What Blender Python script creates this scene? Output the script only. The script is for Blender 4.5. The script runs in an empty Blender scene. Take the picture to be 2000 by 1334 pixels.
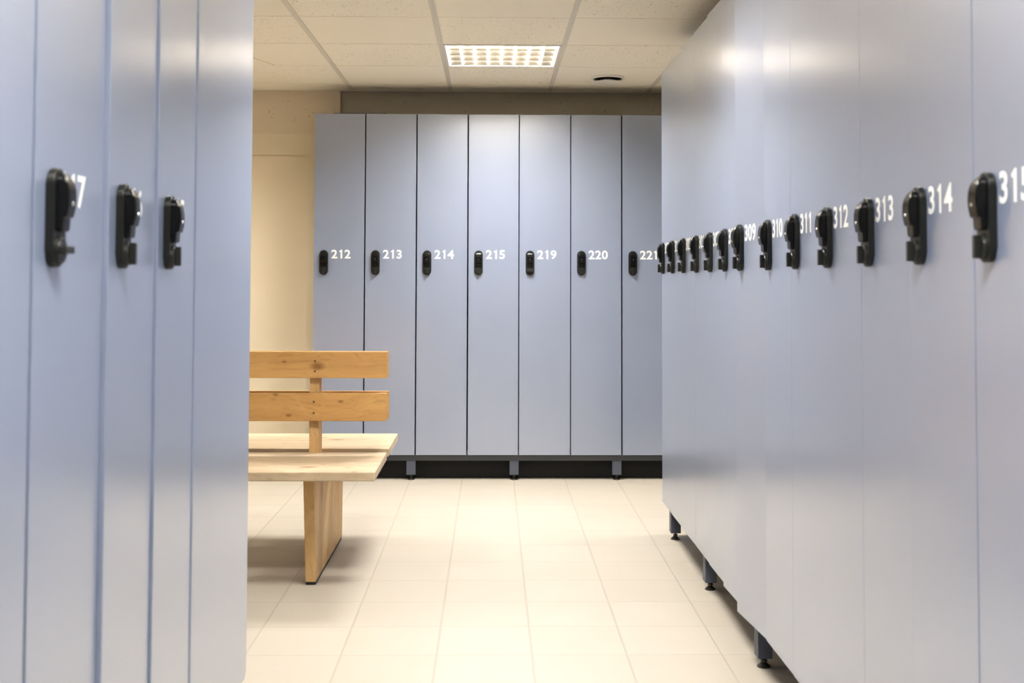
import bpy, bmesh, math, random
from mathutils import Vector, Matrix
random.seed(7)
sc = bpy.context.scene
COL = sc.collection

# ---------------------------------------------------------------- camera, world, lights, exposure
F, PITCH, YAW, ROLL, CY, HC = 2293.1, 0.0395, 0.0171, 0.0029, 446.2, 1.193
cam = bpy.data.objects.new('camera', bpy.data.cameras.new('camera')); COL.objects.link(cam)
fwd = Vector((math.sin(YAW)*math.cos(PITCH), math.cos(YAW)*math.cos(PITCH), math.sin(PITCH)))
right = Vector((math.cos(YAW), -math.sin(YAW), 0)); up = right.cross(fwd)
r2 = math.cos(ROLL)*right + math.sin(ROLL)*up; u2 = -math.sin(ROLL)*right + math.cos(ROLL)*up
m = Matrix((r2, u2, -fwd)).transposed().to_4x4(); m.translation = (0, 0, HC)
cam.matrix_world = m
cam.data.sensor_width = 36; cam.data.lens = F/2000*36
cam.data.shift_y = -(667-CY)/2000
cam.data.clip_start = 0.05
cam.data.dof.use_dof = True; cam.data.dof.focus_distance = 5.2; cam.data.dof.aperture_fstop = 5.6
sc.camera = cam

world = bpy.data.worlds.new('world'); sc.world = world; world.use_nodes = True
world.node_tree.nodes['Background'].inputs[0].default_value = (1, .9, .8, 1)
world.node_tree.nodes['Background'].inputs[1].default_value = 0.0

ZC = 2.31                                   # ceiling height
GX, GY = -0.8524, 5.063                     # ceiling grid origin
LAMP_CELLS = [(1, 1), (1, -3), (1, -7), (-3, 1), (-3, -3), (5, 1)]     # (column, row) of the 600 mm luminaires; the last is unseen, added to brighten the ceiling
LAMP_POWER = {(1, 1): 44, (1, -3): 36, (1, -7): 40, (-3, 1): 34, (-3, -3): 12, (5, 1): 34}
for c, r in LAMP_CELLS:
    L = bpy.data.lights.new('lamp_light', 'AREA'); L.shape = 'SQUARE'; L.size = .54
    L.energy = LAMP_POWER[(c, r)]; L.color = (1, .99, .965)
    o = bpy.data.objects.new('lamp_light', L); COL.objects.link(o)
    o.location = (GX+.6*c+.3, GY+.6*r+.3, ZC+.056)

vs = sc.view_settings
sc.display_settings.display_device = 'sRGB'
vs.view_transform = 'Standard'; vs.look = 'None'; vs.gamma = 1; vs.use_curve_mapping = False
vs.exposure = 1.0

# ---------------------------------------------------------------- materials
def newmat(name):
    mt = bpy.data.materials.new(name); mt.use_nodes = True
    nt = mt.node_tree; return mt, nt, nt.nodes['Principled BSDF']
def N(nt, t, **kw):
    n = nt.nodes.new(t)
    for k, v in kw.items(): setattr(n, k, v)
    return n
def math_n(nt, op, a, b=None, c=None):
    n = nt.nodes.new('ShaderNodeMath'); n.operation = op
    for i, v in enumerate((a, b, c)):
        if v is None: continue
        if isinstance(v, (int, float)): n.inputs[i].default_value = v
        else: nt.links.new(v, n.inputs[i])
    return n.outputs[0]
def mixc(nt, fac, a, b):
    n = nt.nodes.new('ShaderNodeMix'); n.data_type = 'RGBA'
    for s, v in ((0, fac), (6, a), (7, b)):
        if isinstance(v, (int, float)): n.inputs[s].default_value = v
        elif isinstance(v, tuple): n.inputs[s].default_value = (*v, 1) if len(v) == 3 else v
        else: nt.links.new(v, n.inputs[s])
    return n.outputs[2]
def noise(nt, vec, scale, detail=2, rough=.5):
    n = nt.nodes.new('ShaderNodeTexNoise'); n.inputs['Scale'].default_value = scale
    n.inputs['Detail'].default_value = detail; n.inputs['Roughness'].default_value = rough
    if vec is not None: nt.links.new(vec, n.inputs['Vector'])
    return n.outputs['Fac']
def ramp(nt, fac, lo, hi):
    n = nt.nodes.new('ShaderNodeMapRange'); n.inputs[1].default_value = lo; n.inputs[2].default_value = hi
    nt.links.new(fac, n.inputs[0]); return n.outputs[0]
def worldpos(nt): return nt.nodes.new('ShaderNodeNewGeometry').outputs['Position']
def bump(nt, bs, h, strength, dist=.001):
    b = nt.nodes.new('ShaderNodeBump'); b.inputs['Strength'].default_value = strength; b.inputs['Distance'].default_value = dist
    nt.links.new(h, b.inputs['Height']); nt.links.new(b.outputs[0], bs.inputs['Normal'])

def simple(name, col, rough=.5, metal=0, spec=.5):
    mt, nt, bs = newmat(name)
    bs.inputs['Base Color'].default_value = (*col, 1); bs.inputs['Roughness'].default_value = rough
    bs.inputs['Metallic'].default_value = metal; bs.inputs['Specular IOR Level'].default_value = spec
    return mt

def locker_mat():
    mt, nt, bs = newmat('locker_laminate')
    p = nt.nodes.new('ShaderNodeTexCoord').outputs['Object']
    n1 = noise(nt, p, 900, 2); n2 = noise(nt, p, 3, 3)
    c = mixc(nt, n2, (.22, .26, .37), (.24, .28, .39))
    c = mixc(nt, math_n(nt, 'MULTIPLY', n1, .25), c, (.255, .30, .41))
    nt.links.new(c, bs.inputs['Base Color'])
    bs.inputs['Roughness'].default_value = .42
    bs.inputs['Specular IOR Level'].default_value = .7
    bs.inputs['Coat Weight'].default_value = 1; bs.inputs['Coat Roughness'].default_value = .23; bs.inputs['Coat IOR'].default_value = 2.2
    bump(nt, bs, n1, .06, .0004)
    return mt
M_LOCK = locker_mat()
M_CARC = simple('carcass_board', (.07, .08, .105), .55)  # colour darkened to deepen the shade in door gaps and above the lockers
M_FRAME = simple('frame_steel', (.07, .075, .085), .5, spec=.3)
M_LEG = simple('leg_paint', (.085, .095, .125), .5, spec=.3)
M_NUM = simple('number_vinyl', (.93, .93, .90), .45)
M_PLATE = simple('lock_plastic', (.010, .011, .0095), .42, spec=.3)
M_GLOSS = simple('lock_gloss', (.004, .004, .004), .22, spec=.25)
M_TURN = simple('turn_plastic', (.014, .0145, .0125), .38, spec=.35)
M_CHROME = simple('chrome', (.75, .75, .74), .18, 1)
M_RED = simple('red_mark', (.35, .03, .02), .4)
M_FOOT = simple('foot_metal', (.06, .055, .05), .3, .8)
M_RUB = simple('black_rubber', (.02, .02, .02), .6)
M_WHITE = simple('white_enamel', (.78, .74, .68), .4)
M_DARK = simple('shade_black', (.01, .01, .01), .9)  # black standing for shade under the lockers and inside the air valve
M_SCREW = simple('screw_steel', (.16, .14, .11), .35, .7)

def floor_mat():
    mt, nt, bs = newmat('floor_tiles')
    sp = nt.nodes.new('ShaderNodeSeparateXYZ'); pos = worldpos(nt); nt.links.new(pos, sp.inputs[0])
    def edge(s, o, w):
        t = math_n(nt, 'DIVIDE', math_n(nt, 'SUBTRACT', s, o), .3)
        fr = math_n(nt, 'FRACT', t); d = math_n(nt, 'ABSOLUTE', math_n(nt, 'SUBTRACT', fr, .5))
        d = math_n(nt, 'SUBTRACT', .5, d)                    # 0 at joint
        return math_n(nt, 'FLOOR', t), ramp(nt, d, w/.3*.5, w/.3*.5+.006)
    ix, ex = edge(sp.outputs[0], -.4693+.0, .005); iy, ey = edge(sp.outputs[1], 6.4364, .004)
    tile = math_n(nt, 'MULTIPLY', ex, ey)
    cmb = nt.nodes.new('ShaderNodeCombineXYZ'); nt.links.new(ix, cmb.inputs[0]); nt.links.new(iy, cmb.inputs[1])
    wn = nt.nodes.new('ShaderNodeTexWhiteNoise'); wn.noise_dimensions = '3D'; nt.links.new(cmb.outputs[0], wn.inputs[0])
    a = noise(nt, pos, 260, 3); b = noise(nt, pos, 5, 4)
    c = mixc(nt, wn.outputs[0], (.45, .405, .335), (.475, .43, .36))
    c = mixc(nt, math_n(nt, 'MULTIPLY', ramp(nt, b, .35, .7), .35), c, (.42, .375, .30))
    c = mixc(nt, math_n(nt, 'MULTIPLY', a, .2), c, (.52, .48, .41))
    c = mixc(nt, tile, (.39, .35, .285), c)
    nt.links.new(c, bs.inputs['Base Color']); bs.inputs['Roughness'].default_value = .5
    bs.inputs['Specular IOR Level'].default_value = .35
    h = math_n(nt, 'ADD', tile, math_n(nt, 'MULTIPLY', a, .15)); bump(nt, bs, h, .5, .0012)
    return mt
M_FLOOR = floor_mat()

def ceil_mat():
    mt, nt, bs = newmat('ceiling_tiles')
    sp = nt.nodes.new('ShaderNodeSeparateXYZ'); pos = worldpos(nt); nt.links.new(pos, sp.inputs[0])
    tx = math_n(nt, 'FLOOR', math_n(nt, 'DIVIDE', math_n(nt, 'SUBTRACT', sp.outputs[0], GX), .6))
    ty = math_n(nt, 'FLOOR', math_n(nt, 'DIVIDE', math_n(nt, 'SUBTRACT', sp.outputs[1], GY), .6))
    par = math_n(nt, 'FRACT', math_n(nt, 'MULTIPLY', math_n(nt, 'ADD', tx, ty), .5))      # chequer: plain and fissured tiles
    fiss = math_n(nt, 'GREATER_THAN', par, .25)
    mp = nt.nodes.new('ShaderNodeMapping'); mp.inputs['Scale'].default_value = (1, .8, 1); nt.links.new(pos, mp.inputs[0])
    n1 = noise(nt, mp.outputs[0], 85, 2, .6); n2 = noise(nt, pos, 230, 2)
    spots = ramp(nt, n1, .655, .70)
    pin = ramp(nt, n2, .70, .74)
    s = math_n(nt, 'MULTIPLY', spots, math_n(nt, 'ADD', math_n(nt, 'MULTIPLY', fiss, .75), .05))
    s = math_n(nt, 'MAXIMUM', s, math_n(nt, 'MULTIPLY', pin, .35))
    b = noise(nt, pos, 2.5, 3)
    c = mixc(nt, b, (.86, .80, .68), (.89, .83, .71))
    c = mixc(nt, s, c, (.33, .25, .15))
    nt.links.new(c, bs.inputs['Base Color']); bs.inputs['Roughness'].default_value = .85
    bump(nt, bs, math_n(nt, 'SUBTRACT', n2, s), .25, .002)
    return mt
M_CEIL = ceil_mat()
M_TBAR = simple('tbar_enamel', (.66, .62, .53), .5)

def wall_mat(name, col, pits):
    mt, nt, bs = newmat(name)
    pos = worldpos(nt)
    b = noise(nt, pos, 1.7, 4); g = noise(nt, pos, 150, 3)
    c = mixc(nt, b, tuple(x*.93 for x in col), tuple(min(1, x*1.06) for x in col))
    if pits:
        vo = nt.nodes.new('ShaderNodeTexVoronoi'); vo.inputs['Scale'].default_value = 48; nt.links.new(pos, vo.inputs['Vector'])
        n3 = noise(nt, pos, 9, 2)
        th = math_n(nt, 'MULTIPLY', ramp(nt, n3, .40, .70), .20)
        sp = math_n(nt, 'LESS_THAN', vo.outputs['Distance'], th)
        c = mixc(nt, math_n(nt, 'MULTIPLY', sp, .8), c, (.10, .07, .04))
    nt.links.new(c, bs.inputs['Base Color']); bs.inputs['Roughness'].default_value = .7
    bump(nt, bs, g, .15, .001)
    return mt
M_WALL = wall_mat('painted_wall', (.70, .61, .45), False)
M_BEAM = wall_mat('painted_concrete', (.66, .56, .42), True)
M_BEAM2 = wall_mat('shaded_concrete', (.42, .37, .29), True)  # beam concrete coloured darker to carry the shade above the back lockers
M_DOORP = wall_mat('door_paint', (.71, .61, .445), False)

def wood_mat(name, ca, cb, ck, axis, kscale=3.2, contrast=1.0):
    mt, nt, bs = newmat(name)
    p = nt.nodes.new('ShaderNodeTexCoord').outputs['Object']
    mp = nt.nodes.new('ShaderNodeMapping'); s = [14, 14, 14]; s[axis] = .9
    mp.inputs['Scale'].default_value = s; nt.links.new(p, mp.inputs[0])
    warp = noise(nt, p, 3, 2)
    sc2 = nt.nodes.new('ShaderNodeVectorMath'); sc2.operation = 'ADD'; nt.links.new(mp.outputs[0], sc2.inputs[0])
    cx = nt.nodes.new('ShaderNodeCombineXYZ')
    for i in range(3): nt.links.new(math_n(nt, 'MULTIPLY', warp, 2.2), cx.inputs[i])
    nt.links.new(cx.outputs[0], sc2.inputs[1])
    g1 = noise(nt, sc2.outputs[0], 1.0, 3, .6); g2 = noise(nt, sc2.outputs[0], 6.0, 3, .6)
    # sparse knots
    mk = nt.nodes.new('ShaderNodeMapping'); s = [1.0, 1.0, 1.0]; s[axis] = .55
    mk.inputs['Scale'].default_value = s; nt.links.new(p, mk.inputs[0])
    vo = nt.nodes.new('ShaderNodeTexVoronoi'); vo.inputs['Scale'].default_value = kscale*2; nt.links.new(mk.outputs[0], vo.inputs['Vector'])
    kn = ramp(nt, vo.outputs['Distance'], .15, .06)
    v2 = nt.nodes.new('ShaderNodeTexVoronoi'); v2.inputs['Scale'].default_value = kscale*4.7; nt.links.new(mk.outputs[0], v2.inputs['Vector'])
    kn = math_n(nt, 'MAXIMUM', kn, math_n(nt, 'MULTIPLY', ramp(nt, v2.outputs['Distance'], .12, .07), .8))
    g0 = noise(nt, sc2.outputs[0], .45, 1)
    c = mixc(nt, ramp(nt, g1, .3, .7), ca, cb)
    c = mixc(nt, math_n(nt, 'MULTIPLY', ramp(nt, g0, .5, .62), .55), c, tuple(x*.8 for x in ca))
    c = mixc(nt, math_n(nt, 'MULTIPLY', ramp(nt, g2, .5, .75), .35*contrast), c, ck)
    c = mixc(nt, math_n(nt, 'MULTIPLY', kn, .85), c, ck)
    nt.links.new(c, bs.inputs['Base Color']); bs.inputs['Roughness'].default_value = .5
    bs.inputs['Specular IOR Level'].default_value = .35
    bump(nt, bs, g2, .12, .001)
    return mt
M_WBACK = wood_mat('backrest_pine', (.50, .27, .09), (.60, .35, .125), (.20, .085, .022), 0)  # deeper orange than the seat boards
M_WSEAT = wood_mat('worn_pine', (.50, .385, .245), (.62, .51, .36), (.25, .14, .055), 0, 2.6)
M_WLEG = wood_mat('leg_pine', (.50, .30, .115), (.64, .42, .19), (.34, .17, .05), 2, 2.2)

def emis(name, col, strength):
    mt, nt, bs = newmat(name)
    bs.inputs['Base Color'].default_value = (*col, 1)
    bs.inputs['Emission Color'].default_value = (*col, 1); bs.inputs['Emission Strength'].default_value = strength
    return mt
M_TUBE = emis('lamp_tubes', (1, .96, .88), 3.0)
M_LOUV = simple('lamp_louver', (.62, .56, .47), .15, 1)
M_LINE = emis('louver_edge_glow', (1, .97, .92), 1.0)  # emission standing in for tube light caught on the fin edges

# ---------------------------------------------------------------- mesh helpers
def obj(name, bm, mat, parent=None, smooth=False, loc=(0, 0, 0)):
    me = bpy.data.meshes.new(name)
    bmesh.ops.recalc_face_normals(bm, faces=bm.faces)
    bm.to_mesh(me); bm.free()
    for mt in (mat if isinstance(mat, (list, tuple)) else [mat]): me.materials.append(mt)
    if smooth:
        for p in me.polygons: p.use_smooth = True
        try: me.set_sharp_from_angle(angle=math.radians(35))
        except Exception: pass
    o = bpy.data.objects.new(name, me); COL.objects.link(o); o.location = loc
    if parent: o.parent = parent
    if smooth:
        w = o.modifiers.new('normals', 'WEIGHTED_NORMAL'); w.keep_sharp = True; w.weight = 100
    return o
def box(bm, x0, x1, y0, y1, z0, z1, bev=0, seg=2, mi=0):
    vs_ = [bm.verts.new((x, y, z)) for x in (x0, x1) for y in (y0, y1) for z in (z0, z1)]
    q = [(0, 1, 3, 2), (4, 6, 7, 5), (0, 4, 5, 1), (2, 3, 7, 6), (0, 2, 6, 4), (1, 5, 7, 3)]
    fs = [bm.faces.new([vs_[i] for i in f]) for f in q]
    for f in fs: f.material_index = mi
    if bev:
        es = list({e for f in fs for e in f.edges})
        bmesh.ops.bevel(bm, geom=es, offset=bev, segments=seg, affect='EDGES', profile=.5)
def cyl(bm, c, r0, r1, z0, z1, n=24, axis='z', mi=0):
    def P(r, t, z):
        a, b = r*math.cos(t), r*math.sin(t)
        if axis == 'z': return (c[0]+a, c[1]+b, z)
        return (c[0]+a, z, c[1]+b)          # axis y: c=(x,z)
    A = [bm.verts.new(P(r0, 2*math.pi*i/n, z0)) for i in range(n)]
    B = [bm.verts.new(P(r1, 2*math.pi*i/n, z1)) for i in range(n)]
    fs = [bm.faces.new((A[i], A[(i+1) % n], B[(i+1) % n], B[i])) for i in range(n)]
    fs += [bm.faces.new(A[::-1]), bm.faces.new(B)]
    for f in fs: f.material_index = mi
def prism(bm, pts, axis, a0, a1, bev=0, seg=2):
    def P(u, v, w):
        return {'x': (w, u, v), 'y': (u, w, v), 'z': (u, v, w)}[axis]
    A = [bm.verts.new(P(u, v, a0)) for u, v in pts]; B = [bm.verts.new(P(u, v, a1)) for u, v in pts]
    n = len(pts)
    fs = [bm.faces.new((A[i], A[(i+1) % n], B[(i+1) % n], B[i])) for i in range(n)]
    caps = [bm.faces.new(A[::-1]), bm.faces.new(B)]
    if bev:
        es = list({e for f in caps for e in f.edges})
        bmesh.ops.bevel(bm, geom=es, offset=bev, segments=seg, affect='EDGES', profile=.5)
def thing(name, label, cat, loc=(0, 0, 0), rz=0, group=None):
    o = bpy.data.objects.new(name, None); COL.objects.link(o); o.empty_display_size = .1
    o.location = loc; o.rotation_euler = (0, 0, rz)
    o['label'] = label; o['category'] = cat
    if group: o['group'] = group
    return o
def tag(o, label, cat, group=None):
    o['label'] = label; o['category'] = cat
    if group: o['group'] = group
    return o
def struct(name, bm, mat, parent=None):
    o = obj(name, bm, mat, parent)
    if parent is None: o['kind'] = 'structure'
    return o
def copy_obj(o, parent):
    c = o.copy(); COL.objects.link(c); c.parent = parent; return c

# ---------------------------------------------------------------- the room
XL, XR, YB, YF = -3.4, 3.4, 7.40, -1.6
bm = bmesh.new(); box(bm, XL-.1, XR+.1, YF-.1, YB+.1, -.1, 0); struct('floor', bm, M_FLOOR)
# suspended ceiling: tile panels with fine joints, slab above
bm = bmesh.new()
lam = set(LAMP_CELLS)
for c in range(-5, 8):
    for r in range(-12, 4):
        if (c, r) in lam: continue
        x0, x1 = GX+.6*c, GX+.6*(c+1); y0, y1 = GY+.6*r, GY+.6*(r+1)
        x0, x1 = max(x0, XL), min(x1, XR); y0, y1 = max(y0, YF), min(y1, 7.14)
        if x1-x0 < .01 or y1-y0 < .01: continue
        box(bm, x0+.001, x1-.001, y0+.0028, y1-.0028, ZC, ZC+.016)
box(bm, XL-.1, XR+.1, YF-.1, YB+.1, 2.62, 2.7)
ceiling = struct('ceiling', bm, M_CEIL)
bm = bmesh.new()
for c in range(-4, 8):
    x = GX+.6*c
    if XL < x < XR: box(bm, x-.012, x+.012, YF+.001, 7.13, ZC-.0025, ZC-.0002)
struct('trim_1', bm, M_TBAR)
bm = bmesh.new(); box(bm, XL, XR, 7.105, 7.13, ZC-.004, ZC-.0003)   # wall angle
struct('trim_2', bm, M_TBAR)
# thin crack in a tile on the left
bm = bmesh.new()
pts = [(-1.33, 5.66+.12), (-1.28, 5.66+.2), (-1.262, 5.66+.29), (-1.235, 5.66+.37), (-1.22, 5.66+.45), (-1.19, 5.66+.52), (-1.165, 5.66+.6)]
for (xa, ya), (xb, yb) in zip(pts, pts[1:]):
    w = .0022
    vv = [bm.verts.new(p) for p in ((xa-w, ya, ZC-.0004), (xa+w, ya, ZC-.0004), (xb+w, yb, ZC-.0004), (xb-w, yb, ZC-.0004))]
    bm.faces.new(vv)
obj('crack', bm, simple('crack_line', (.30, .20, .09), .9), ceiling)

bm = bmesh.new(); box(bm, XL-.1, XL, YF-.1, YB+.1, 0, 2.7); struct('wall_left', bm, M_WALL)
bm = bmesh.new(); box(bm, XR, XR+.1, YF-.1, YB+.1, 0, 2.7); struct('wall_right', bm, M_WALL)
bm = bmesh.new(); box(bm, XL, XR, YF-.1, YF, 0, 2.7); struct('wall_front', bm, M_WALL)
bm = bmesh.new(); box(bm, -1.052, XR, YB, YB+.1, 0, 2.7); struct('wall_back', bm, M_WALL)
# concrete beam over the back lockers, and the deeper beam to the left of it
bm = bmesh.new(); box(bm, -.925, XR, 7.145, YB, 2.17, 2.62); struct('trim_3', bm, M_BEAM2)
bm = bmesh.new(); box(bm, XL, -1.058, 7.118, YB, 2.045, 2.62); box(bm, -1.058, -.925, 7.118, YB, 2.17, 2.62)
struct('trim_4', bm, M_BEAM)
# wall with the door, left of the lockers
DZ, DX0, DX1, DY = 1.915, -2.05, -1.118, 7.18
bm = bmesh.new()
box(bm, XL, DX0-.04, DY-.06, YB, 0, 2.045); box(bm, DX0-.04, -1.058, DY-.06, YB, DZ+.0, 2.045)
box(bm, DX1, -1.058, DY-.06, YB, 0, DZ)
struct('wall_back_left', bm, M_WALL)
d = struct('door_1', (lambda b: (box(b, DX0-.0395, DX1-.0005, DY-.046, DY, .008, DZ-.0005, .001), b)[1])(bmesh.new()), M_DOORP)
bm = bmesh.new(); cyl(bm, (DX0+.06, 1.02), .025, .025, DY-.058, DY-.046, 20, 'y'); cyl(bm, (DX0+.06, 1.02), .009, .009, DY-.10, DY-.058, 12, 'y')
box(bm, DX0+.05, DX0+.18, DY-.108, DY-.092, 1.012, 1.030, .004)
obj('door_handle', bm, M_CHROME, d)

# ---------------------------------------------------------------- luminaires
def luminaire():
    t = thing('ceiling_light', '', 'ceiling light')
    h = .297
    bm = bmesh.new()                         # housing, open at the bottom
    box(bm, -h, h, -h, h, .10, .104); box(bm, -h, -h+.004, -h, h, .002, .10); box(bm, h-.004, h, -h, h, .002, .10)
    box(bm, -h+.004, h-.004, -h, -h+.004, .002, .10); box(bm, -h+.004, h-.004, h-.004, h, .002, .10)
    obj('housing', bm, M_WHITE, t)
    bm = bmesh.new(); i, e = .279, .2955
    box(bm, -e, e, -e, -i, -.002, .002); box(bm, -e, e, i, e, -.002, .002); box(bm, -e, -i, -i, i, -.002, .002); box(bm, i, e, -i, i, -.002, .002)
    obj('frame', bm, M_WHITE, t)
    for x in (-.18, -.06, .06, .18):
        bm = bmesh.new(); n = 14
        A = [[bm.verts.new((x+.013*math.cos(2*math.pi*k/n), y, .078+.013*math.sin(2*math.pi*k/n))) for k in range(n)] for y in (-.275, .275)]
        for k in range(n): bm.faces.new((A[0][k], A[0][(k+1) % n], A[1][(k+1) % n], A[1][k]))
        bm.faces.new(A[0][::-1]); bm.faces.new(A[1])
        obj('tube', bm, M_TUBE, t, True)
    bm = bmesh.new()
    for k in range(5):
        y = -.276+.138*k
        prism(bm, [(y-.006, .035), (y+.006, .035), (y+.001, .003), (y-.001, .003)], 'x', -.279, .279)
    obj('louver', bm, M_LOUV, t)
    bm = bmesh.new()
    for k in range(9):
        x = -.278+.0695*k
        prism(bm, [(x-.003, .026), (x+.003, .026), (x+.001, .003), (x-.001, .003)], 'y', -.281, .281)
    obj('louver_fin', bm, M_LOUV, t)
    bm = bmesh.new()
    for k in range(9):
        x = -.278+.0695*k
        box(bm, x-.0028, x+.0028, -.281, .281, -.001, .003)
    obj('edge_glow', bm, M_LINE, t)  # glowing strips added for the bright lines along the fins
    return t
lum = luminaire()
lab = {(1, 1): 'square recessed louvred ceiling light glowing above the aisle before the back lockers',
       (1, -3): 'square recessed louvred ceiling light above the middle of the aisle',
       (1, -7): 'square recessed louvred ceiling light above the near end of the aisle',
       (-3, 1): 'square recessed louvred ceiling light above the left side of the room by the door',
       (-3, -3): 'square recessed louvred ceiling light behind the left locker row',
       (5, 1): 'unseen ceiling light added to brighten the ceiling beyond the far end of the right-hand row'}
for i, cr in enumerate(LAMP_CELLS):
    if i == 0: t = lum
    else:
        t = lum.copy(); COL.objects.link(t)
        for ch in lum.children: copy_obj(ch, t)
    t.location = (GX+.6*cr[0]+.3, GY+.6*cr[1]+.3, ZC); t['label'] = lab[cr]; t['group'] = 'recessed ceiling lights'

# round air valve
t = thing('air_valve', 'round cream ceiling air valve near the top right of the back lockers', 'vent', (.652, 6.60, ZC))
def lathe(bm, prof, n=48):
    R_ = [[bm.verts.new((r*math.cos(2*math.pi*k/n), r*math.sin(2*math.pi*k/n), z)) for k in range(n)] for r, z in prof]
    for a, b in zip(R_, R_[1:]):
        for k in range(n): bm.faces.new((a[k], a[(k+1) % n], b[(k+1) % n], b[k]))
    bm.faces.new(R_[0][::-1]); bm.faces.new(R_[-1])
bm = bmesh.new(); n = 48
prof = [(.079, -.0005), (.096, -.0005), (.097, -.003), (.092, -.007), (.082, -.009), (.079, -.006)]
R_ = [[bm.verts.new((r*math.cos(2*math.pi*k/n), r*math.sin(2*math.pi*k/n), z)) for k in range(n)] for r, z in prof]
for j in range(len(prof)):
    a, b = R_[j], R_[(j+1) % len(prof)]
    for k in range(n): bm.faces.new((a[k], a[(k+1) % n], b[(k+1) % n], b[k]))
obj('collar', bm, M_WHITE, t, True)
bm = bmesh.new(); lathe(bm, [(.0785, -.0004), (.0785, -.0035)]); obj('duct_shade', bm, M_DARK, t)  # flat black disc painted for the darkness inside the valve
bm = bmesh.new(); lathe(bm, [(.020, -.004), (.060, -.020), (.078, -.024), (.0795, -.026), (.076, -.0285), (.02, -.030)]); obj('disc', bm, M_WHITE, t, True)

# ---------------------------------------------------------------- lockers
ZB, ZT, DEP, DT = .1475, 2.131, .50, .018
NUM = {}
def digit(ch):
    if ch in NUM: return NUM[ch]
    if ch == '1':
        P = [(.0000, .0), (.0092, .0), (.0092, .0515), (.0035, .0515), (-.0085, .0425), (-.0045, .0365), (.0, .0398)]
        NUM[ch] = (P, [list(range(7))]); return NUM[ch]
    cu = bpy.data.curves.new('digit', 'FONT'); cu.body = ch; cu.size = 1; cu.offset = .022; cu.resolution_u = 6
    o = bpy.data.objects.new('digit', cu); COL.objects.link(o)
    dg = bpy.context.evaluated_depsgraph_get(); dg.update()
    me = bpy.data.meshes.new_from_object(o.evaluated_get(dg))
    xs = [v.co.x for v in me.vertices]; ys = [v.co.y for v in me.vertices]
    s = .051/(max(ys)-min(ys)); sx = s*1.06
    mx = (max(xs)+min(xs))/2; my = min(ys)
    vv = [((v.co.x-mx)*sx, (v.co.y-my)*s) for v in me.vertices]; ff = [list(p.vertices) for p in me.polygons]
    COL.objects.unlink(o); bpy.data.objects.remove(o); bpy.data.curves.remove(cu); bpy.data.meshes.remove(me)
    NUM[ch] = (vv, ff); return NUM[ch]
def number_bm(txt, w, dx=0, dz=0):
    """flat vinyl digits lying on the door front; local x measured from the hinge (x = w on the door)"""
    bm = bmesh.new()
    for k, ch in enumerate(txt):
        vv, ff = digit(ch); cx = .1235+dx+.0385*k - w - (.0018 if ch == '1' else 0) - (.003 if txt == '221' and k == 2 else 0)
        V_ = [bm.verts.new((cx+x, -DT-.0006, 1.2855+dz+y)) for x, y in vv]
        for f in ff:
            try: bm.faces.new([V_[i] for i in f])
            except ValueError: pass
    return bm
def number_obj(txt, w, parent, dx=0, dz=0):
    o = obj('number', number_bm(txt, w, dx, dz), M_NUM, parent)
    # faces must look outwards (towards -y)
    for p in o.data.polygons:
        if p.normal.y > 0: p.flip()
    return o
LC = .063                                   # lock centre from the free edge of the door
LZ0 = 1.190                                  # bottom of the lock plate
def stadium(cx, z0, z1, r, n=12):
    P = []
    for k in range(n+1): a = math.pi*k/n; P.append((cx+r*math.cos(a), z1-r+r*math.sin(a)))
    for k in range(n+1): a = math.pi+math.pi*k/n; P.append((cx+r*math.cos(a), z0+r+r*math.sin(a)))
    return P
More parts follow.
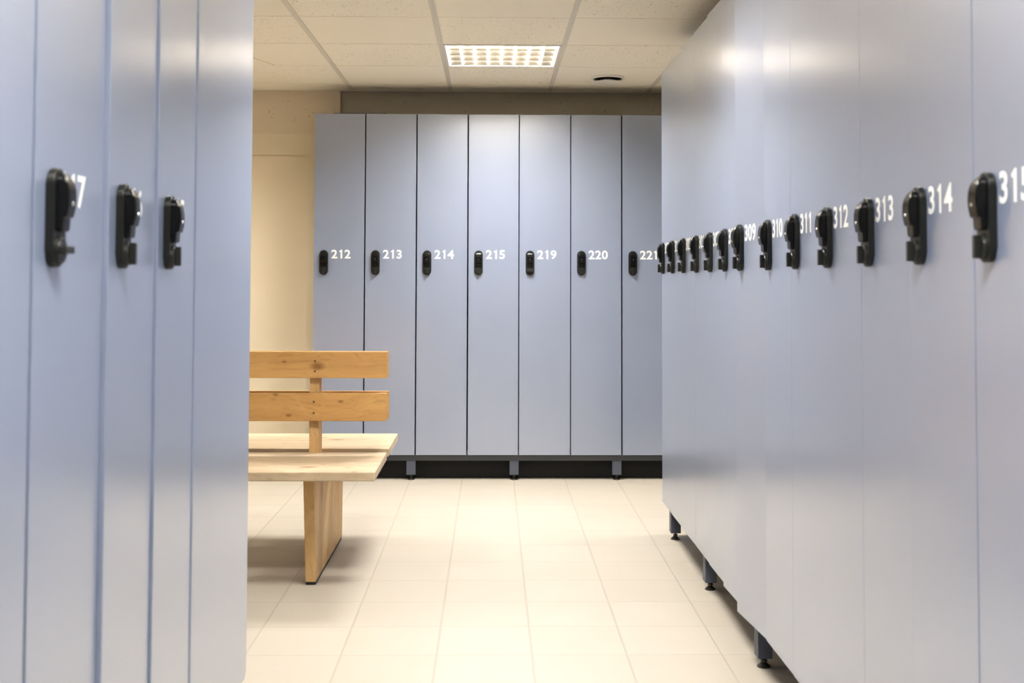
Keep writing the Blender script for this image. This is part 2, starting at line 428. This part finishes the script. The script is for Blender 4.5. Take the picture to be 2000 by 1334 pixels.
def lock_parts():
    """meshes of a lock with origin at its plate's bottom centre, on the door's front plane y = 0, looking to -y"""
    out = {}
    bm = bmesh.new()
    prism(bm, stadium(0, 0, .1445, .025), 'y', -.0125, -.0002, .0025, 3)
    out['lock_plate'] = (bm, M_PLATE)
    bm = bmesh.new()                         # body: side profile (y, z) drawn over the width
    pr = [(.0505, -.0205), (.0530, -.0250), (.0715, -.0265), (.0727, -.0318), (.080, -.0348), (.090, -.0368), (.102, -.0375), (.113, -.0364),
          (.122, -.0335), (.129, -.0290), (.133, -.0250), (.1365, -.0225), (.1378, -.0215)]
    pr = [(z, -.0125-(-y-.0125)*.76) for z, y in pr]
    import bisect
    def front(z):
        zs = [p[0] for p in pr]; i = min(max(bisect.bisect(zs, z), 1), len(pr)-1)
        (za, ya), (zb_, yb_) = pr[i-1], pr[i]; return ya+(yb_-ya)*min(1, max(0, (z-za)/(zb_-za)))
    W_, z0, z1 = .0172, .0515, .1378
    zz = [z0, z0+.0012, z0+.004, z0+.008, z0+.014, .0712, .0729, .0765, .085, .092, .099, .106, .112] + [z1-W_+W_*math.sin(math.pi/2*k/9) for k in range(10)]
    rows = []
    for z in sorted(zz):
        w = W_
        if z > z1-W_: w = math.sqrt(max(1e-9, W_**2-(z-(z1-W_))**2)) if z < z1-1e-6 else .0012
        if z < z0+.008: w = W_-.004*(1-((z-z0)/.008))**2
        f = front(z) if z < z1-1e-6 else -.0155
        if z == z0: f = -.0175
        c_ = min(.0035, w*.6)
        S = [(-w, -.0125), (-w, f+c_), (-w+c_*.3, f+c_*.3), (-w+c_, f), (w-c_, f), (w-c_*.3, f+c_*.3), (w, f+c_), (w, -.0125)]
        rows.append([bm.verts.new((x, y, z)) for x, y in S])
    for A, B in zip(rows, rows[1:]):
        for k in range(7): bm.faces.new((A[k], A[k+1], B[k+1], B[k]))
    bm.faces.new(rows[0]); bm.faces.new(rows[-1][::-1])
    out['lock_body'] = (bm, M_GLOSS)
    bm = bmesh.new()                         # ring and pin on the slanted upper end
    n = 20
    q = Matrix.Rotation(math.radians(-36), 4, 'X')
    for rr, y0, y1 in ((.0085, .004, .0026), (.0035, .004, .0014)):
        A = [bm.verts.new(Vector((0, -.0268, .1258))+(q @ Vector((rr*math.cos(2*math.pi*k/n), y0, rr*math.sin(2*math.pi*k/n))))) for k in range(n)]
        B = [bm.verts.new(Vector((0, -.0268, .1258))+(q @ Vector((rr*.85*math.cos(2*math.pi*k/n), y1, rr*.85*math.sin(2*math.pi*k/n))))) for k in range(n)]
        for k in range(n): bm.faces.new((A[k], A[(k+1) % n], B[(k+1) % n], B[k]))
        bm.faces.new(B)
    out['key_ring'] = (bm, M_GLOSS)
    bm = bmesh.new(); cyl(bm, (0, .0925), .0035, .0028, -.0305, -.0325, 12, 'y')
    out['highlight_dot'] = (bm, M_CHROME)  # chrome dot standing for a small highlight on the lock body
    bm = bmesh.new()                         # thumb turn: disc, hub and grip bar, drawn about its own centre
    cyl(bm, (0, 0), .0205, .0200, -.0125, -.0165, 32, 'y'); cyl(bm, (0, 0), .018, .0165, -.0165, -.0185, 32, 'y')
    box(bm, -.0055, .0055, -.0285, -.018, -.0185, .0185, .001)
    out['thumb_turn'] = (bm, M_TURN)
    return out
LOCK = {}
def add_lock(door, w, turned, dx=0, dz=0):
    """each lock part is a child of the door; the meshes are shared after the first"""
    base = Vector((LC+dx-w, -DT, LZ0+dz))
    if not LOCK:
        for k, (bm, mt) in lock_parts().items():
            o = obj(k, bm, mt, door, True); LOCK[k] = o
            o.location = base + (Vector((0, 0, .0255)) if k == 'thumb_turn' else Vector((0, 0, 0)))
            if k == 'thumb_turn' and turned: o.rotation_euler = (0, math.pi/2, 0)
        return
    for k, src in LOCK.items():
        o = copy_obj(src, door)
        o.location = base + (Vector((0, 0, .0255)) if k == 'thumb_turn' else Vector((0, 0, 0)))
        o.rotation_euler = (0, math.pi/2 if turned else 0, 0) if k == 'thumb_turn' else (0, 0, 0)

MESH = {}
def locker(txt, label, group, loc, rz, w, pop=0, gap=.005, turned=False, dx=0, dz=0, ndx=0, ndz=0, top=0):
    t = thing('locker', label, 'locker', loc, rz, group)
    key = ('body', round(w, 4))
    if key not in MESH:
        bm = bmesh.new(); e = .0035
        # carcass as boards: two sides, back, top, bottom, shelf
        box(bm, e, e+.016, .002, DEP, ZB, ZT); box(bm, w-e-.016, w-e, .002, DEP, ZB, ZT)
        box(bm, e+.016, w-e-.016, DEP-.008, DEP, ZB, ZT); box(bm, e+.016, w-e-.016, .002, DEP-.008, ZT-.018, ZT)
        box(bm, e+.016, w-e-.016, .002, DEP-.008, ZB, ZB+.018); box(bm, e+.016, w-e-.016, .03, DEP-.008, 1.80, 1.816)
        MESH[key] = obj('body', bm, M_CARC, t).data
    else:
        o = bpy.data.objects.new('body', MESH[key]); COL.objects.link(o); o.parent = t
    key = ('door', round(w, 4), gap, round(top, 4))
    if key not in MESH:
        bm = bmesh.new(); box(bm, -w+gap/2, -gap/2, -DT, 0, ZB, ZT+.002+top, .0014, 2)
        dr = obj('door', bm, M_LOCK, t); MESH[key] = dr.data
    else:
        dr = bpy.data.objects.new('door', MESH[key]); COL.objects.link(dr); dr.parent = t
    dr.location = (w, 0, 0)
    dr.rotation_euler = (0, 0, math.asin(min(.5, pop/w)))
    if txt: number_obj(txt, w, dr, ndx, ndz)
    add_lock(dr, w, turned, dx, dz)
    return t

# back row, facing the camera
BX0, BW, BY = -1.0415, .3003, 6.860+DT
names = ['212', '213', '214', '215', '219', '220', '221']
extra = {'212': 'leftmost of the back row, beside the cream door', '213': 'second from the left in the back row',
         '214': 'third from the left in the back row', '215': 'in the middle of the back row',
         '219': 'in the back row, with its lock turned level', '220': 'second from the right in the back row',
         '221': 'in the back row, half hidden by the right-hand row'}
pops = {'212': .002, '213': .003, '214': .001, '215': .002, '219': .0, '220': .002, '221': .004}
for k, nme in enumerate(names):
    g = .0032 if nme == '219' else .0078
    locker(nme, 'blue-grey locker %s %s' % (nme, extra[nme]), 'lockers in the back row', (BX0+BW*k, BY, 0), 0, BW, pops[nme], g, nme == '219')
# right-hand row, its doors looking to the left
RXF, RW, RY0 = .794, .2957, 5.468
rp = {303: .001, 304: .002, 305: .003, 306: .0005, 307: .003, 308: .010, 309: .026, 310: .003, 311: .001, 312: .002, 313: .001, 314: .002, 315: .0, 316: .001, 317: .001}
RLAB = {303: 'blue-grey locker 303, farthest of the right-hand row, at its open far end',
        304: 'blue-grey locker 304, second from the far end of the right-hand row',
        305: 'blue-grey locker 305, third from the far end of the right-hand row',
        306: 'blue-grey locker 306, fourth from the far end of the right-hand row',
        307: 'blue-grey locker 307 in the right-hand row, two doors beyond the ajar one',
        308: 'blue-grey locker 308 in the right-hand row, just beyond the ajar door',
        309: 'blue-grey locker 309 in the right-hand row, its door standing slightly ajar',
        310: 'blue-grey locker 310 in the right-hand row, on the near side of the ajar door',
        311: 'blue-grey locker 311 in the right-hand row, two doors nearer than the ajar one',
        312: 'blue-grey locker 312 in the right-hand row, fourth lock from the right photo edge',
        313: 'blue-grey locker 313 in the right-hand row, third lock from the right photo edge',
        314: 'blue-grey locker 314 in the right-hand row, second lock from the right photo edge',
        315: 'blue-grey locker in the right-hand row with its number cut off at the photo edge',
        316: 'blue-grey locker 316 of the right-hand row, between the cut-off one and the last',
        317: 'blue-grey locker 317, nearest door of the right-hand row beside its blank filler panel'}
for n_ in range(303, 318):
    k = n_-303
    lb = RLAB[n_]
    locker(str(n_), lb, 'lockers in the right-hand row', (RXF+DT, RY0-RW*k, 0), -math.pi/2, RW, rp[n_], .004, False, .003, .009+.0043*RW*k, -.009, .005+.0043*RW*k, min(.026, .0035+.0135*RW*k))
# left-hand row, its doors looking to the right
LXF = -.638
for txt, y0, pop, lb in (('117', 1.641, .001, 'blue-grey locker with number ending in 17, nearest of the left-hand row, lock turned level'),
                         ('116', 1.9367, .008, 'blue-grey locker 116 in the left-hand row, middle of the three with locks'),
                         ('115', 2.2324, .005, 'blue-grey locker 115 in the left-hand row, beside the wide blank panel')):
    locker(txt, lb, 'lockers in the left-hand row', (LXF-DT, y0, 0), math.pi/2, RW, pop, .004, txt == '117', .003, .0115, -.012 if txt == '117' else -.016, .0075)
# blank cabinets that close the rows
def blank(name, label, loc, rz, w, rad=.0015, pop=0):
    t = thing(name, label, 'cabinet', loc, rz)
    bm = bmesh.new(); box(bm, .0035, w-.012, .002, DEP, ZB, ZT); obj('body', bm, M_CARC, t)
    bm = bmesh.new()
    if rad > .004:
        r = rad; P = [(.002, ZB), (w-r, ZB)] + [(w-r+r*math.sin(a), ZB+r-r*math.cos(a)) for a in [math.pi/2*k/8 for k in range(1, 9)]]
        P += [(w, ZT-r)] + [(w-r+r*math.cos(a), ZT-r+r*math.sin(a)) for a in [math.pi/2*k/8 for k in range(1, 9)]] + [(.002, ZT+.0)]
        prism(bm, P, 'y', -DT-pop, -pop*0, .004, 3)
    else: box(bm, .002, w-.002, -DT-pop, 0, ZB, ZT, rad)
    obj('front_panel', bm, M_LOCK, t, True)
    return t
blank('end_cabinet', 'wide blank blue-grey panel with rounded corner closing the left-hand row beside the bench', (LXF-DT, 2.528, 0), math.pi/2, .577, .014, .003)
blank('blank_cabinet', 'blank blue-grey panel at the near end of the left-hand row, at the left photo edge', (LXF-DT, -1.2, 0), math.pi/2, 2.838)
blank('filler_cabinet', 'blank blue-grey panel at the near end of the right-hand row', (RXF+DT, RY0-RW*15-.003, 0), -math.pi/2, 2.24)

blank('blank_cabinet', 'unseen blank blue-grey cabinet added behind the right-hand row to stop light leaking past the back row', (BX0+BW*7+.004, BY, 0), 0, 2.3)  # unseen, added so light does not leak to the wall behind
# base frames with their legs
def base_frame(name, label, loc, rz, length, legs, rail_y, leg_w=.052, lz=.031, leg_y=.018, shade_y=0):
    t = thing(name, label, 'locker frame', loc, rz)
    bm = bmesh.new()
    for y in (rail_y, DEP-.06): box(bm, 0, length, y, y+.03, .112, ZB-.0005, .001)
    obj('rail', bm, M_FRAME, t)
    if shade_y:
        bm = bmesh.new(); box(bm, .001, length-.001, shade_y, shade_y+.015, .004, .1115); obj('shade_board', bm, M_DARK, t)  # black board added to block light and keep the gap below dark
    for x in legs:
        for y in (leg_y, DEP-.07):
            bm = bmesh.new()
            # folded channel leg: web and two flanges, open at the back, topped by a gusset
            lt = .1115 if rail_y < .04 or y > .3 else ZB-.0008
            box(bm, x, x+leg_w, y, y+.004, lz, lt); box(bm, x, x+.004, y+.004, y+.044, lz, lt); box(bm, x+leg_w-.004, x+leg_w, y+.004, y+.044, lz, lt)
            box(bm, x+.004, x+leg_w-.004, y+.004, y+.044, lz, lz+.004)
            lg = obj('leg', bm, M_LEG, t)
            bm = bmesh.new(); c = (x+leg_w/2, y+.023)
            cyl(bm, c, .0055, .0055, .012, lz, 16); cyl(bm, c, .011, .011, .017, .022, 6)
            cyl(bm, c, .019, .008, .004, .014, 24); cyl(bm, c, .021, .020, 0.0, .004, 24)
            obj('foot', bm, M_FOOT, lg, True)
    return t
base_frame('support_frame', 'dark grey steel base frame on short legs under the back row of lockers', (BX0, BY-.001, 0), 0, BW*7, [.0, .55, .55+.5995, .55+2*.5995], .003, leg_y=.002, shade_y=.075)
base_frame('support_frame', 'dark grey steel base frame on adjustable feet under the right-hand locker row', (RXF+DT, RY0, 0), -math.pi/2, 6.6, [.09, .94, 1.82, 2.70, 3.57, 4.45, 5.3, 6.2], .045, leg_y=.0, shade_y=.16)
base_frame('support_frame', 'dark grey steel base frame under the left-hand locker row', (LXF-DT, -1.2, 0), math.pi/2, 4.27, [.1, 1.0, 1.9, 2.8, 3.7, 4.1], .06)
bm = bmesh.new(); box(bm, -.935, -.62, 6.90, 7.10, ZT+.003, ZT+.012, .001)
tag(obj('board_offcut', bm, M_CARC), 'thin dark board lying on top of the back lockers above 212', 'board')

# ---------------------------------------------------------------- bench
t = thing('bench', 'double-sided pine bench with slatted backrests standing on the tiled floor', 'bench', (-1.32, 4.97, 0))
x0, x1 = -1.0, .887                          # right end at world x = -.433
def board(name, a, b, c, d_, e, f, mat, bev=.004, cut=0):
    bm = bmesh.new(); box(bm, a, b, c, d_, e, f, bev, 2); return obj(name, bm, mat, t, True)
SH = .455
board('seat', x0, x1, -.545, -.05, SH-.035, SH, M_WSEAT, .006)
board('seat', x0, x1, .055, .53, SH-.035, SH, M_WSEAT, .006)
boards = []
boards.append(board('backrest_board', x0, x1, -.085, -.060, .764, .873, M_WBACK, .003))
boards.append(board('backrest_board', x0, x1, -.092, -.067, .588, .703, M_WBACK, .003))
board('backrest_board', x0, x1, -.008, .017, .762, .870, M_WBACK, .003)
board('backrest_board', x0, x1, .030, .055, .585, .699, M_WBACK, .003)
def post(xp):
    bm = bmesh.new()
    prism(bm, [(-.066, .05), (.036, .05), (.029, .70), (-.009, .85), (-.0595, .86), (-.0665, .58)], 'x', xp, xp+.040, .003)
    obj('post', bm, M_WLEG, t, True)
def legp(xp):
    bm = bmesh.new()
    prism(bm, [(-.40, .013), (.39, .013), (.415, SH-.036), (-.475, SH-.036)], 'x', xp, xp+.041, .003)
    lg = obj('leg', bm, M_WLEG, t, True)
    bm = bmesh.new()
    prism(bm, [(-.392, 0), (.38, 0), (.388, .0125), (-.399, .0125)], 'x', xp+.001, xp+.040, .002)
    obj('foot_strip', bm, M_RUB, lg)
for xr in (-.712+1.32, -1.95+1.32): legp(xr); post(xr-.0415)
for bd, zs, yf in ((boards[0], (.834, .792), -.085), (boards[1], (.668, .622), -.092)):
    for xx in (-.7316+1.32, -1.97+1.32):
        for z in zs:
            bm = bmesh.new(); cyl(bm, (xx+.002*(z > .7), z), .0042, .0038, yf-.001, yf+.001, 14, 'y'); obj('screw', bm, M_SCREW, bd)
